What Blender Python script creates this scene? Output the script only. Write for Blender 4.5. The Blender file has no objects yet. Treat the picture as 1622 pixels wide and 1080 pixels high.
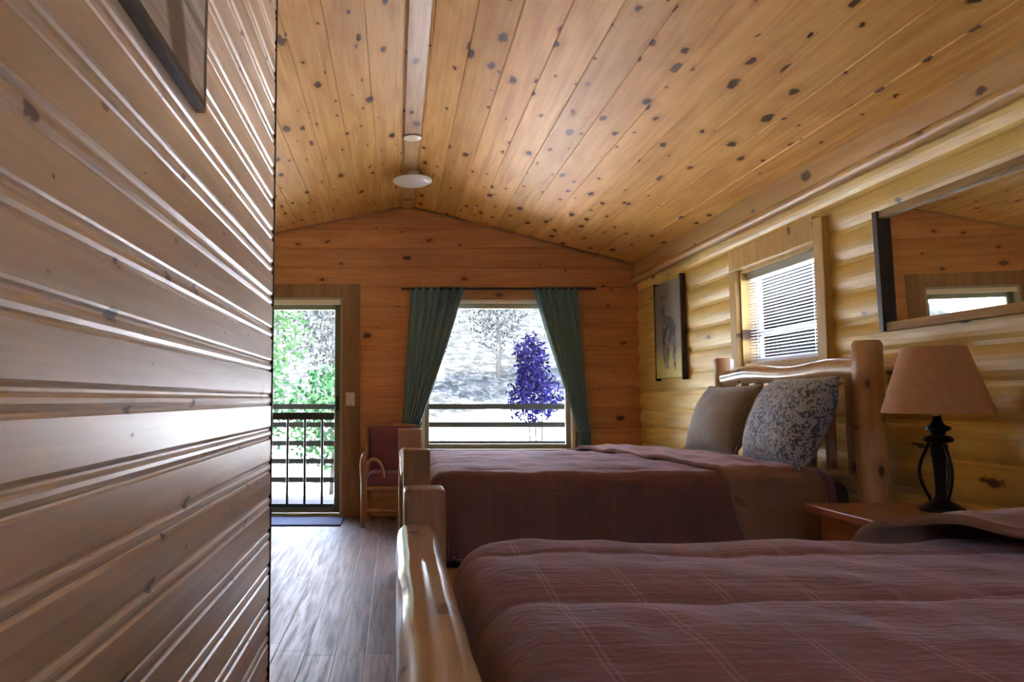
import bpy, bmesh, math, random
from mathutils import Vector, Matrix, noise
random.seed(7)
S = bpy.context.scene
C = S.collection
PI = math.pi

# ------------------------------------------------------------------ helpers
def lin(r, g, b):
    f = lambda v: (v/12.92 if v <= .04045 else ((v+.055)/1.055)**2.4)
    return (f(r/255), f(g/255), f(b/255), 1)

class MB:
    """collects shapes into one mesh"""
    def __init__(s): s.bm = bmesh.new()
    def quad(s, pts):
        vs = [s.bm.verts.new(p) for p in pts]
        return s.bm.faces.new(vs)
    def box(s, a, b, bev=0, seg=2):
        r = bmesh.ops.create_cube(s.bm, size=1)
        vs = r['verts']
        c = [(a[i]+b[i])/2 for i in range(3)]; d = [abs(b[i]-a[i]) for i in range(3)]
        for v in vs: v.co = Vector((c[0]+v.co.x*d[0], c[1]+v.co.y*d[1], c[2]+v.co.z*d[2]))
        if bev:
            es = list({e for v in vs for e in v.link_edges})
            bmesh.ops.bevel(s.bm, geom=es, offset=min(bev, min(d)*.45), segments=seg, affect='EDGES', profile=.5)
        return s
    def rbox(s, M, size, bev=0):
        """box of a size, moved by matrix M"""
        n = len(s.bm.verts); s.bm.verts.ensure_lookup_table()
        old = set(s.bm.verts)
        s.box((-size[0]/2, -size[1]/2, -size[2]/2), (size[0]/2, size[1]/2, size[2]/2), bev)
        for v in s.bm.verts:
            if v not in old: v.co = M @ v.co
        return s
    def tube(s, pts, radii, seg=14, caps=True, wob=0, seed=0, squash=None):
        pts = [Vector(p) for p in pts]
        if not isinstance(radii, (list, tuple)): radii = [radii]*len(pts)
        rings = []
        t0 = (pts[1]-pts[0]).normalized()
        up = Vector((0, 0, 1)) if abs(t0.z) < .9 else Vector((1, 0, 0))
        u = t0.cross(up).normalized()
        for i, p in enumerate(pts):
            if i == 0: t = pts[1]-pts[0]
            elif i == len(pts)-1: t = pts[-1]-pts[-2]
            else: t = pts[i+1]-pts[i-1]
            t.normalize()
            u = (u - t*u.dot(t)).normalized(); w = t.cross(u)
            ring = []
            for k in range(seg):
                a = 2*PI*k/seg
                d = u*math.cos(a)+w*math.sin(a)
                r = radii[i]
                if wob: r *= 1+wob*noise.noise(Vector((p.x*7+seed, p.y*7+d.x*1.3, p.z*7+d.z*1.3+d.y)))
                ring.append(s.bm.verts.new(p+d*r))
            rings.append(ring)
        for i in range(len(rings)-1):
            for k in range(seg):
                s.bm.faces.new((rings[i][k], rings[i][(k+1) % seg], rings[i+1][(k+1) % seg], rings[i+1][k]))
        if caps:
            s.bm.faces.new(rings[0][::-1]); s.bm.faces.new(rings[-1])
        return s
    def lathe(s, prof, c=(0, 0, 0), seg=28, close=False):
        rings = []
        for r, z in prof:
            rings.append([s.bm.verts.new((c[0]+r*math.cos(2*PI*k/seg), c[1]+r*math.sin(2*PI*k/seg), c[2]+z)) for k in range(seg)])
        n = len(rings)
        for i in range(n-1 if not close else n):
            A, B = rings[i], rings[(i+1) % n]
            for k in range(seg): s.bm.faces.new((A[k], A[(k+1) % seg], B[(k+1) % seg], B[k]))
        if not close:
            s.bm.faces.new(rings[0][::-1]); s.bm.faces.new(rings[-1])
        return s
    def grid(s, nu, nv, f):
        V = [[s.bm.verts.new(f(i/nu, j/nv)) for j in range(nv+1)] for i in range(nu+1)]
        for i in range(nu):
            for j in range(nv):
                s.bm.faces.new((V[i][j], V[i+1][j], V[i+1][j+1], V[i][j+1]))
        return s
    def build(s, name, mat, parent=None, smooth=False, angle=None, solid=0, sub=0, off=-1, loc=None):
        bmesh.ops.recalc_face_normals(s.bm, faces=s.bm.faces)
        me = bpy.data.meshes.new(name); s.bm.to_mesh(me); s.bm.free()
        me.materials.append(mat)
        if smooth:
            for p in me.polygons: p.use_smooth = True
            if angle is not None:
                me.set_sharp_from_angle(angle=math.radians(angle))
        o = bpy.data.objects.new(name, me); C.objects.link(o)
        if parent: o.parent = parent
        if loc: o.location = loc
        if solid:
            m = o.modifiers.new('solid', 'SOLIDIFY'); m.thickness = solid; m.offset = off
        if sub:
            m = o.modifiers.new('sub', 'SUBSURF'); m.levels = sub; m.render_levels = sub
        return o

def tag(o, label=None, cat=None, group=None, kind=None):
    if label: o['label'] = label
    if cat: o['category'] = cat
    if group: o['group'] = group
    if kind: o['kind'] = kind
    return o
def thing(name, loc=(0, 0, 0), label=None, cat=None, group=None, kind=None, rz=0):
    o = bpy.data.objects.new(name, None); C.objects.link(o)
    o.location = loc; o.rotation_euler = (0, 0, rz); o.empty_display_size = .1
    return tag(o, label, cat, group, kind)
def copy_tree(o, parent=None):
    c = o.copy(); C.objects.link(c)
    if parent: c.parent = parent
    for ch in [x for x in list(S.objects) if x.parent == o]: copy_tree(ch, c)
    return c

# ------------------------------------------------------------------ materials
class NT:
    def __init__(s, name):
        m = bpy.data.materials.new(name); m.use_nodes = True
        s.m = m; s.t = m.node_tree; s.n = s.t.nodes; s.l = s.t.links
        s.b = s.n['Principled BSDF']; s.out = s.n['Material Output']
    def node(s, ty, **kw):
        n = s.n.new(ty)
        for k, v in kw.items():
            if k.startswith('i_'):
                n.inputs[int(k[2:]) if k[2:].isdigit() else k[2:]].default_value = v
            else: setattr(n, k, v)
        return n
    def link(s, a, b): s.l.new(a, b)
    def math(s, op, a, b=None, c=None):
        n = s.n.new('ShaderNodeMath'); n.operation = op
        for i, v in enumerate((a, b, c)):
            if v is None: continue
            if isinstance(v, (int, float)): n.inputs[i].default_value = v
            else: s.l.new(v, n.inputs[i])
        return n.outputs[0]
    def mapr(s, v, a, b, c=0, d=1, smooth=True):
        n = s.n.new('ShaderNodeMapRange'); n.interpolation_type = 'SMOOTHSTEP' if smooth else 'LINEAR'
        s.l.new(v, n.inputs[0])
        for i, x in enumerate((a, b, c, d)):
            if isinstance(x, (int, float)): n.inputs[i+1].default_value = x
            else: s.l.new(x, n.inputs[i+1])
        return n.outputs[0]
    def comb(s, x, y, z):
        n = s.n.new('ShaderNodeCombineXYZ')
        for i, v in enumerate((x, y, z)):
            if isinstance(v, (int, float)): n.inputs[i].default_value = v
            else: s.l.new(v, n.inputs[i])
        return n.outputs[0]
    def noise(s, vec, scale=1, detail=3, rough=.55, dist=0):
        n = s.n.new('ShaderNodeTexNoise')
        n.inputs['Scale'].default_value = scale; n.inputs['Detail'].default_value = detail
        n.inputs['Roughness'].default_value = rough; n.inputs['Distortion'].default_value = dist
        s.l.new(vec, n.inputs['Vector']); return n.outputs[0]
    def mix(s, f, a, b, mode='MIX'):
        n = s.n.new('ShaderNodeMix'); n.data_type = 'RGBA'; n.blend_type = mode
        ins = [n.inputs[0], n.inputs[6], n.inputs[7]]
        for i, v in zip(ins, (f, a, b)):
            if isinstance(v, (int, float)): i.default_value = v
            elif isinstance(v, tuple): i.default_value = v
            else: s.l.new(v, i)
        return n.outputs[2]
    def obj(s): return s.n.new('ShaderNodeTexCoord').outputs['Object']
    def sep(s, v):
        n = s.n.new('ShaderNodeSeparateXYZ'); s.l.new(v, n.inputs[0]); return n.outputs
    def bump(s, h, strength=.3, dist=.01):
        n = s.n.new('ShaderNodeBump'); n.inputs['Strength'].default_value = strength; n.inputs['Distance'].default_value = dist
        s.l.new(h, n.inputs['Height']); s.l.new(n.outputs[0], s.b.inputs['Normal'])
    def set(s, **kw):
        for k, v in kw.items():
            k = k.replace('_', ' ')
            i = s.b.inputs[k]
            if isinstance(v, (int, float, tuple)): i.default_value = v
            else: s.l.new(v, i)
        return s

def plain(name, col, rough=.6, metal=0, var=.12, scale=20, bump=0, **kw):
    t = NT(name)
    n = t.noise(t.obj(), scale, 3)
    d = tuple(c*(1-var) for c in col[:3])+(1,); e = tuple(min(1, c*(1+var)) for c in col[:3])+(1,)
    t.set(Base_Color=t.mix(n, d, e), Roughness=rough, Metallic=metal, **kw)
    if bump: t.bump(n, bump, .003)
    return t.m

def pine(name, light, dark, knot, along='Y', across='Z', pitch=.14, off=0., rough=.38, knots=.5, kscale=(3.2, 6.0), ksize=.14,
         coat=.0, tint=.22, seam=0, grain=1., spec=.5):
    t = NT(name)
    sp = t.sep(t.obj()); ax = dict(X=sp[0], Y=sp[1], Z=sp[2])
    a, c = ax[along], ax[across]
    third = [ax[k] for k in 'XYZ' if k not in (along, across)][0]
    u = t.math('DIVIDE', t.math('SUBTRACT', c, off), pitch)
    idx = t.math('FLOOR', u)
    wn = t.node('ShaderNodeTexWhiteNoise', noise_dimensions='1D'); t.link(idx, wn.inputs['W'])
    v = wn.outputs[0]
    a2 = t.math('ADD', a, t.math('MULTIPLY', v, 37.))
    g1 = t.noise(t.comb(t.math('MULTIPLY', a2, 1.6), t.math('MULTIPLY', c, 55.), t.math('MULTIPLY', third, 30.)), 1, 4, .6, .4)
    g2 = t.noise(t.comb(t.math('MULTIPLY', a2, 1.1), t.math('MULTIPLY', c, 9.), t.math('MULTIPLY', third, 6.)), 1, 3, .5, 1.2)
    g = t.math('ADD', t.math('MULTIPLY', g1, .5*grain), t.math('MULTIPLY', g2, .6))
    col = t.mix(t.mapr(g, .35, .75), light, dark)
    # tint of each board
    tv = t.math('ADD', t.math('MULTIPLY', v, tint), 1-tint*.6)
    col = t.mix(1., col, t.comb(tv, tv, t.math('POWER', tv, 1.25)), 'MULTIPLY')
    # knots
    vo = t.node('ShaderNodeTexVoronoi', voronoi_dimensions='2D', i_Scale=1., i_Randomness=.9)
    wb = t.sep(t.node('ShaderNodeTexNoise', i_Scale=1.).outputs['Color'])
    t.link(t.comb(t.math('MULTIPLY', a2, 22.), t.math('MULTIPLY', c, 22.), 0), wb[0].node.inputs[0].links[0].from_node.inputs['Vector'])
    t.link(t.comb(t.math('ADD', t.math('MULTIPLY', a2, kscale[0]), t.math('MULTIPLY', t.math('SUBTRACT', wb[0], .5), .22)),
                  t.math('ADD', t.math('MULTIPLY', c, kscale[1]), t.math('MULTIPLY', t.math('SUBTRACT', wb[1], .5), .22)), 0), vo.inputs['Vector'])
    rc = t.sep(vo.outputs['Color'])
    keep = t.math('GREATER_THAN', rc[0], 1-knots)
    rad = t.math('MULTIPLY', t.math('ADD', t.math('MULTIPLY', t.math('POWER', rc[1], 2.), 1.1), .3), ksize)
    core = t.math('MULTIPLY', t.mapr(vo.outputs['Distance'], t.math('MULTIPLY', rad, .55), rad, 1, 0), keep)
    halo = t.math('MULTIPLY', t.mapr(vo.outputs['Distance'], rad, t.math('MULTIPLY', rad, 2.6), .55, 0), keep)
    col = t.mix(halo, col, dark)
    col = t.mix(t.math('MULTIPLY', core, .9), col, knot)
    t.set(Base_Color=col, Roughness=rough, Specular_IOR_Level=spec)
    if coat: t.set(Coat_Weight=coat, Coat_Roughness=.12 if coat < .65 else .33)
    h = t.math('SUBTRACT', t.math('MULTIPLY', g, .5), t.math('MULTIPLY', core, .5))
    if seam:
        fr = t.math('ABSOLUTE', t.math('SUBTRACT', t.math('FRACT', u), .5))
        s_ = t.mapr(fr, .5-seam, .5, 0, 1)
        h = t.math('SUBTRACT', h, t.math('MULTIPLY', s_, 2.5))
        t.set(Base_Color=t.mix(t.math('MULTIPLY', s_, .75), col, tuple(k*.35 for k in dark[:3])+(1,)))
    t.bump(h, .25, .004)
    return t.m

L_, D_, K_ = (.66, .41, .175, 1), (.47, .235, .075, 1), (.07, .028, .012, 1)
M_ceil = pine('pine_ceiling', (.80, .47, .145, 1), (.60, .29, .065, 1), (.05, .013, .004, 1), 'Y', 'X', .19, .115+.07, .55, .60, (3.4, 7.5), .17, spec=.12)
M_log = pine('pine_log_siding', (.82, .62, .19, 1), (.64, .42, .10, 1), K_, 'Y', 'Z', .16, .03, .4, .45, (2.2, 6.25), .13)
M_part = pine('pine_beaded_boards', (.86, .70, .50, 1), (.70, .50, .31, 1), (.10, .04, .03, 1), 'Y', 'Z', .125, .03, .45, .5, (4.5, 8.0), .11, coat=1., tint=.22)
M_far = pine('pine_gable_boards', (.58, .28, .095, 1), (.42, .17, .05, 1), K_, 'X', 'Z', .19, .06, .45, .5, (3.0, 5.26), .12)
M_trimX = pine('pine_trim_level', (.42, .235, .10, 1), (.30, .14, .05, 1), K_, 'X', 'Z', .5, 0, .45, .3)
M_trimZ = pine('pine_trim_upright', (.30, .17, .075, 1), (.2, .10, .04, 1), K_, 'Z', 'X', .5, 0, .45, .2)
M_trimY = pine('pine_trim_long', (.66, .43, .17, 1), (.5, .27, .09, 1), K_, 'Y', 'Z', .5, 0, .4, .5)
M_case = pine('window_casing_pine', (.68, .48, .16, 1), (.52, .33, .09, 1), K_, 'Z', 'Y', .7, 0, .4, .3)
M_logZ = pine('peeled_log_upright', (.62, .42, .24, 1), (.42, .24, .12, 1), (.12, .05, .03, 1), 'Z', 'X', 9, 0, .35, .4, (5, 10), .18, coat=.3)
M_post = pine('hewn_post_wood', (.40, .235, .12, 1), (.25, .13, .06, 1), (.12, .05, .03, 1), 'Z', 'X', 9, 0, .35, .0, (5, 10), .18, coat=.3)
M_logY = pine('peeled_log_long', (.70, .52, .30, 1), (.48, .30, .14, 1), (.12, .05, .03, 1), 'Y', 'X', 9, 0, .3, .5, (5, 10), .2, coat=.6)
M_logX = pine('peeled_log_cross', (.55, .33, .17, 1), (.38, .19, .08, 1), (.12, .05, .03, 1), 'X', 'Z', 9, 0, .35, .3, (5, 10), .18, coat=.3)
M_stand = pine('nightstand_wood', (.46, .17, .055, 1), (.30, .09, .03, 1), K_, 'Y', 'X', .5, 0, .3, .2, coat=.3)
M_dark = plain('dark_stained_wood', (.035, .018, .012, 1), .45, var=.3)
M_darkgap = plain('dark_corner_bead', (.05, .022, .012, 1), .5, var=.3)
M_floor = None
def floor_mat():
    t = NT('wood_plank_floor')
    sp = t.sep(t.obj())
    w = .13
    u = t.math('DIVIDE', sp[0], w); i = t.math('FLOOR', u)
    wn = t.node('ShaderNodeTexWhiteNoise', noise_dimensions='1D'); t.link(i, wn.inputs['W'])
    y = t.math('ADD', sp[1], t.math('MULTIPLY', wn.outputs[0], 9.))
    j = t.math('FLOOR', t.math('DIVIDE', y, 1.2))
    wn2 = t.node('ShaderNodeTexWhiteNoise', noise_dimensions='2D'); t.link(t.comb(i, j, 0), wn2.inputs['Vector'])
    g = t.noise(t.comb(t.math('MULTIPLY', sp[0], 40), t.math('MULTIPLY', y, 2.2), 0), 1, 4, .6, .5)
    col = t.mix(t.mapr(g, .35, .7), (.21, .145, .135, 1), (.10, .065, .065, 1))
    tv = t.math('ADD', t.math('MULTIPLY', wn2.outputs[0], .5), .7)
    col = t.mix(1., col, t.comb(tv, tv, tv), 'MULTIPLY')
    fx = t.math('ABSOLUTE', t.math('SUBTRACT', t.math('FRACT', u), .5))
    sx = t.mapr(fx, .48, .5, 0, 1)
    fy = t.math('ABSOLUTE', t.math('SUBTRACT', t.math('FRACT', t.math('DIVIDE', y, 1.2)), .5))
    sy = t.mapr(fy, .497, .5, 0, 1)
    sm = t.math('MAXIMUM', sx, sy)
    col = t.mix(t.math('MULTIPLY', sm, .8), col, (.03, .015, .01, 1))
    t.set(Base_Color=col, Roughness=t.mapr(g, .3, .8, .42, .6), Specular_IOR_Level=.35)
    t.bump(t.math('SUBTRACT', t.math('MULTIPLY', g, .5), t.math('MULTIPLY', sm, 2)), .3, .003)
    return t.m
M_floor = floor_mat()

def comforter_mat(name, base, base2, stripe, sf=.24, x0=.22, pitch=.138):
    t = NT(name)
    sp = t.sep(t.obj())
    rib = t.noise(t.comb(t.math('MULTIPLY', sp[0], 5.), t.math('MULTIPLY', sp[1], 70.), t.math('MULTIPLY', sp[2], 70.)), 1, 3, .6, .3)
    blo = t.noise(t.obj(), 3., 3)
    col = t.mix(t.math('ADD', t.math('MULTIPLY', rib, .7), t.math('MULTIPLY', blo, .3)), base, base2)
    u = t.math('FRACT', t.math('DIVIDE', t.math('SUBTRACT', sp[0], x0-pitch/2), pitch))
    d = t.math('ABSOLUTE', t.math('SUBTRACT', t.math('ABSOLUTE', t.math('SUBTRACT', u, .5)), .035))
    st = t.mapr(d, .008, .022, sf, 0)
    # long woven patches, as in a plaid weave
    pl = t.mapr(t.math('SINE', t.math('MULTIPLY', sp[0], 2*PI/(pitch*2))), -.4, .4, 0, .25)
    col = t.mix(pl, col, base2)
    col = t.mix(st, col, stripe)
    t.set(Base_Color=col, Roughness=.75, Sheen_Weight=.45, Sheen_Roughness=.35, Sheen_Tint=(.9, .78, .95, 1))
    fine = t.noise(t.obj(), 45., 3, .6)
    big = t.noise(t.obj(), 9., 3, .6)
    t.bump(t.math('ADD', t.math('ADD', t.math('MULTIPLY', rib, .5), t.math('MULTIPLY', fine, .4)), t.math('MULTIPLY', big, 1.2)), .45, .012)
    return t.m
M_comf = comforter_mat('mauve_brown_comforter', (.30, .135, .115, 1), (.17, .075, .07, 1), (.60, .45, .42, 1))
M_comf2 = comforter_mat('dark_mauve_comforter', (.25, .11, .105, 1), (.14, .062, .066, 1), (.60, .45, .42, 1), .07)
M_fold = comforter_mat('comforter_lining', (.34, .19, .13, 1), (.22, .115, .085, 1), (.3, .2, .17, 1), .1)
M_sheet = plain('bed_base_cloth', (.05, .025, .025, 1), .85)

def damask_mat():
    t = NT('blue_damask')
    v = t.obj()
    n1 = t.noise(v, 38, 2, .5, 1.6); n2 = t.noise(v, 90, 2)
    m = t.math('ADD', t.mapr(n1, .46, .52), t.math('MULTIPLY', t.mapr(n2, .5, .6), .35))
    col = t.mix(m, (.05, .06, .12, 1), (.36, .42, .55, 1))
    t.set(Base_Color=col, Roughness=.7, Sheen_Weight=.3)
    t.bump(n1, .3, .004); return t.m
M_dam = damask_mat()
def tweed_mat():
    t = NT('taupe_sham_cloth')
    v = t.obj()
    n1 = t.noise(v, 30, 2, .5, 1.); n2 = t.noise(v, 110, 2)
    col = t.mix(t.math('ADD', t.math('MULTIPLY', n1, .6), t.math('MULTIPLY', n2, .4)), (.13, .10, .075, 1), (.30, .25, .19, 1))
    t.set(Base_Color=col, Roughness=.8, Sheen_Weight=.3); t.bump(n2, .3, .003); return t.m
M_taupe = tweed_mat()
def curtain_mat():
    t = NT('teal_grey_curtain')
    n = t.noise(t.obj(), 60, 3); b = t.noise(t.obj(), 3, 2)
    t.set(Base_Color=t.mix(t.math('ADD', t.math('MULTIPLY', n, .5), t.math('MULTIPLY', b, .5)), (.09, .19, .235, 1), (.145, .255, .28, 1)), Roughness=.85, Sheen_Weight=.3)
    t.bump(n, .2, .002); return t.m
M_curt = curtain_mat()
M_cush = plain('maroon_cushion_cloth', (.17, .055, .075, 1), .85, bump=.3, scale=70)
M_chair = pine('willow_log', (.40, .20, .12, 1), (.25, .11, .06, 1), K_, 'Z', 'X', 9, 0, .45, .3, (6, 12), .15)
M_bronze = plain('dark_bronze', (.018, .014, .014, 1), .28, .6, .3)
M_brass = plain('aged_brass', (.5, .38, .18, 1), .3, .9)
def shade_mat():
    t = NT('kraft_lamp_shade')
    n = t.noise(t.obj(), 25, 4, .7)
    t.set(Base_Color=t.mix(n, (.42, .22, .12, 1), (.60, .36, .21, 1)), Roughness=.6, Transmission_Weight=0.)
    t.bump(n, .15, .002); return t.m
M_shade = shade_mat()
M_white = plain('white_opal_glass', (.8, .8, .82, 1), .3, var=.02)
M_metal = plain('brushed_metal', (.6, .6, .6, 1), .35, .9)
M_dooralu = plain('olive_painted_metal', (.16, .17, .10, 1), .4, var=.1)
M_grille = plain('black_green_metal', (.02, .03, .025, 1), .4, var=.2)
M_cream = plain('cream_painted_wood', (.72, .66, .5, 1), .45, var=.05)
M_olive = plain('sash_wood', (.32, .30, .19, 1), .5, var=.12)
M_rail = plain('weathered_dark_rail', (.006, .008, .0065, 1), .7, var=.3, Specular_IOR_Level=.05)
M_mat = plain('navy_mat', (.035, .055, .15, 1), .9, var=.35, scale=120, bump=.5)
M_plate = plain('ivory_plastic', (.6, .52, .4, 1), .35, var=.03)
M_blind = plain('white_blind', (.78, .78, .80, 1), .5, var=.03)
_n = M_blind.node_tree; _t = _n.nodes.new('ShaderNodeBsdfTranslucent'); _t.inputs[0].default_value = (.8, .78, .82, 1)
_m = _n.nodes.new('ShaderNodeMixShader'); _m.inputs[0].default_value = .55
_n.links.new(_n.nodes['Principled BSDF'].outputs[0], _m.inputs[1]); _n.links.new(_t.outputs[0], _m.inputs[2]); _n.links.new(_m.outputs[0], _n.nodes['Material Output'].inputs[0])
M_fascia = plain('grey_valance', (.40, .42, .37, 1), .5, var=.1)
def glass_mat():
    t = NT('window_glass')
    t.n.remove(t.b)
    tr = t.node('ShaderNodeBsdfTransparent'); gl = t.node('ShaderNodeBsdfGlossy', i_Roughness=.02)
    fr = t.node('ShaderNodeFresnel', i_IOR=1.35)
    mx = t.node('ShaderNodeMixShader')
    t.link(fr.outputs[0], mx.inputs[0]); t.link(tr.outputs[0], mx.inputs[1]); t.link(gl.outputs[0], mx.inputs[2])
    t.link(mx.outputs[0], t.out.inputs['Surface'])
    return t.m
M_glass = glass_mat()
M_mirror = NT('mirror_silver').set(Base_Color=(.82, .84, .82, 1), Metallic=1., Roughness=.015).m
M_gold = pine('mirror_frame_wood', (.46, .30, .10, 1), (.34, .2, .06, 1), K_, 'Y', 'Z', .5, 0, .6, .2, spec=.2)

# ------------------------------------------------------------------ room numbers
FY = 7.1                      # gable wall
RX = 2.29                     # crests of the log wall
LX = -2.1
PX, PY = -.469, 2.85          # beaded partition and its end
BY = -1.3
RIX, RIZ = .115, 2.943        # ridge
SL, SR = .2136, .264
def ceil_z(x): return RIZ-(RIX-x)*SL if x < RIX else RIZ-(x-RIX)*SR

def prof_wall(prof, rng, holes, place):
    """prof: (height, depth) polyline; rng(h) -> (a0,a1); holes: (a0,a1,h0,h1)"""
    cuts = sorted({h for o in holes for h in (o[2], o[3])} | set())
    P = []
    for i in range(len(prof)-1):
        (h0, d0), (h1, d1) = prof[i], prof[i+1]
        P.append((h0, d0))
        for c in cuts:
            if h1 > h0 and h0+1e-6 < c < h1-1e-6:
                f = (c-h0)/(h1-h0); P.append((c, d0+(d1-d0)*f))
    P.append(prof[-1])
    m = MB()
    for i in range(len(P)-1):
        (h0, d0), (h1, d1) = P[i], P[i+1]
        mid = (h0+h1)/2
        A0, A1 = rng(h0), rng(h1)
        if A0[1] <= A0[0]+1e-4 and A1[1] <= A1[0]+1e-4: continue
        act = sorted([o for o in holes if o[2]-1e-6 <= mid <= o[3]+1e-6])
        segs = []; l0, l1 = A0[0], A1[0]
        for o in act:
            segs.append((l0, o[0], l1, o[0])); l0 = l1 = o[1]
        segs.append((l0, A0[1], l1, A1[1]))
        for (p, q, r, s_) in segs:
            m.quad([place(p, h0, d0), place(q, h0, d0), place(s_, h1, d1), place(r, h1, d1)])
    return m

def log_profile(h0, h1, pitch, sag, off, n=8):
    out = []; h = h0; N = int((h1-h0)/(pitch/n))
    for i in range(N+1):
        h = h0+(h1-h0)*i/N
        f = ((h-off)/pitch) % 1
        out.append((h, sag*(1-math.sqrt(max(0, 1-(2*f-1)**2*.93)))))
    return out
def groove_profile(h0, h1, pitch, off, gw, gd):
    out = [(h0, 0)]
    k = math.ceil((h0-off)/pitch)
    while off+k*pitch < h1-gw:
        c = off+k*pitch
        if c-gw > h0: out += [(c-gw, 0), (c-gw*.25, gd), (c+gw*.25, gd), (c+gw, 0)]
        k += 1
    out.append((h1, 0)); return out
def bead_profile(h0, h1, pitch, off):
    """flat board, groove, round bead, groove"""
    out = [(h0, 0)]; k = math.ceil((h0-off)/pitch)
    shape = [(-.024, 0), (-.020, .005), (-.016, .006), (-.012, .0025), (-.004, .0002), (.004, .0008), (.009, .003), (.012, .0065), (.017, .0065), (.022, .002), (.027, 0)]
    while off+k*pitch < h1-.03:
        c = off+k*pitch
        if c-.03 > h0: out += [(c+a, d) for a, d in shape]
        k += 1
    out.append((h1, 0)); return out

st = lambda o: tag(o, kind='structure')
# floor
st(MB().box((LX-.1, BY-.1, -.1), (RX+.15, FY+.1, 0)).build('floor', M_floor))
# gable wall
def rng_far(h):
    a, b = LX-.02, RX+.05
    if h > ceil_z(a): a = RIX-(RIZ+.02-h)/SL
    if h > ceil_z(b): b = RIX+(RIZ+.02-h)/SR
    return (a, b) if b > a else (RIX, RIX)
DOOR = (-1.43, -.49, 0, 2.06); WIN = (.24, 1.68, .62, 2.03)
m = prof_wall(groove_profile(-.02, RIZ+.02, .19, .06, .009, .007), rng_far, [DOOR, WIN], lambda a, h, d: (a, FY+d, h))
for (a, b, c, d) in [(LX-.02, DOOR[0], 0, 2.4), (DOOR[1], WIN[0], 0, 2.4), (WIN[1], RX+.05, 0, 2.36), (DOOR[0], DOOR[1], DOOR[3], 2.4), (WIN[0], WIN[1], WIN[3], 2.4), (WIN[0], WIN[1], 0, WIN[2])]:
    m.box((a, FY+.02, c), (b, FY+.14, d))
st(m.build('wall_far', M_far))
# log wall
RW = (4.02, 4.965, 1.30, 1.94)
m = prof_wall(log_profile(-.02, 2.5, .16, .035, .03), lambda h: (BY, FY+.1), [RW], lambda a, h, d: (RX+d, a, h))
for (a, b, c, d) in [(BY, RW[0], 0, 2.36), (RW[1], FY+.1, 0, 2.36), (RW[0], RW[1], 0, RW[2]), (RW[0], RW[1], RW[3], 2.36)]:
    m.box((RX+.05, a, c), (RX+.15, b, d))
st(m.build('wall_right', M_log, smooth=True, angle=50))
# beaded partition at the left
m = prof_wall(bead_profile(-.02, 2.86, .125, .088), lambda h: (BY, PY-.004), [], lambda a, h, d: (PX-d, a, h))
m.box((PX-.10, BY, 0), (PX-.012, PY-.004, 2.80))
st(m.build('wall_partition', M_part))
st(MB().box((PX-.10, PY-.004, 0), (PX+.004, PY+.012, 2.815), .002).build('trim_1', M_darkgap))
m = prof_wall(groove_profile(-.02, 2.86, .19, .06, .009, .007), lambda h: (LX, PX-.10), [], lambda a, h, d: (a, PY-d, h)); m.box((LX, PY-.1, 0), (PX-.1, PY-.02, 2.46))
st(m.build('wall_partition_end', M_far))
st(MB().box((LX-.12, BY, 0), (LX, FY+.1, 2.46)).build('wall_left', M_log))
BW = (.60, 1.08, 1.40, 2.0)  # opening for the added fill window
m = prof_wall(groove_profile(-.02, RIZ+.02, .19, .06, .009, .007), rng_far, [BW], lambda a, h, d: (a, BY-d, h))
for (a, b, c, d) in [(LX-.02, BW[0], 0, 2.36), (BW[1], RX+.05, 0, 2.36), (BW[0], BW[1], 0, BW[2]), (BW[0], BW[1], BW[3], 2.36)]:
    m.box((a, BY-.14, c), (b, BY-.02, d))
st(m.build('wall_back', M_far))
# ceiling, two slopes of narrow boards
m = MB()
Y0, Y1 = BY-.15, FY+.45
for sgn, edge in ((-1, LX-.15), (1, RX+.2)):
    w = abs(edge-RIX); pr = groove_profile(0, w, .19, .07, .0045, .004)
    for i in range(len(pr)-1):
        (h0, d0), (h1, d1) = pr[i], pr[i+1]
        x0, x1 = RIX+sgn*h0, RIX+sgn*h1
        m.quad([(x0, Y0, ceil_z(x0)+d0), (x0, Y1, ceil_z(x0)+d0), (x1, Y1, ceil_z(x1)+d1), (x1, Y0, ceil_z(x1)+d1)])
    m.quad([(RIX, Y0, RIZ+.15), (RIX, Y1, RIZ+.15), (edge, Y1, ceil_z(edge)+.15), (edge, Y0, ceil_z(edge)+.15)])
    m.quad([(edge, Y0, ceil_z(edge)), (edge, Y1, ceil_z(edge)), (edge, Y1, ceil_z(edge)+.15), (edge, Y0, ceil_z(edge)+.15)])
    for yy in (Y0, Y1):
        m.quad([(RIX, yy, RIZ), (edge, yy, ceil_z(edge)), (edge, yy, ceil_z(edge)+.15), (RIX, yy, RIZ+.15)])
st(m.build('ceiling', M_ceil))
# ridge boards
M_ridge = pine('ridge_board_pine', (.56, .33, .14, 1), (.42, .21, .075, 1), K_, 'Y', 'X', .5, 0, .4, .5)
st(MB().box((RIX-.055, BY, RIZ-.035), (RIX+.055, 5.22, RIZ-.012), .004).build('trim_2', M_ridge))
st(MB().box((RIX-.05, 5.22, RIZ-.028), (RIX+.05, FY, RIZ-.012), .004).build('trim_3', M_trimY))
# crown log along the eave
m = MB(); m.tube([(RX-.028, BY+(FY-BY)*i/20, 2.212) for i in range(21)], .032, 16, False)
m.box((RX-.035, BY, 2.225), (RX+.03, FY, 2.40), .004)
st(m.build('trim_4', M_trimY, smooth=True, angle=40))
# dark ceiling bead at the gable
m = MB()
for x0, x1 in ((LX, RIX), (RIX, RX)):
    m.tube([(x0, FY-.008, ceil_z(x0)-.012), (x1, FY-.008, ceil_z(x1)-.012)], .012, 8)
st(m.build('trim_5', M_trimX))
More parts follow.
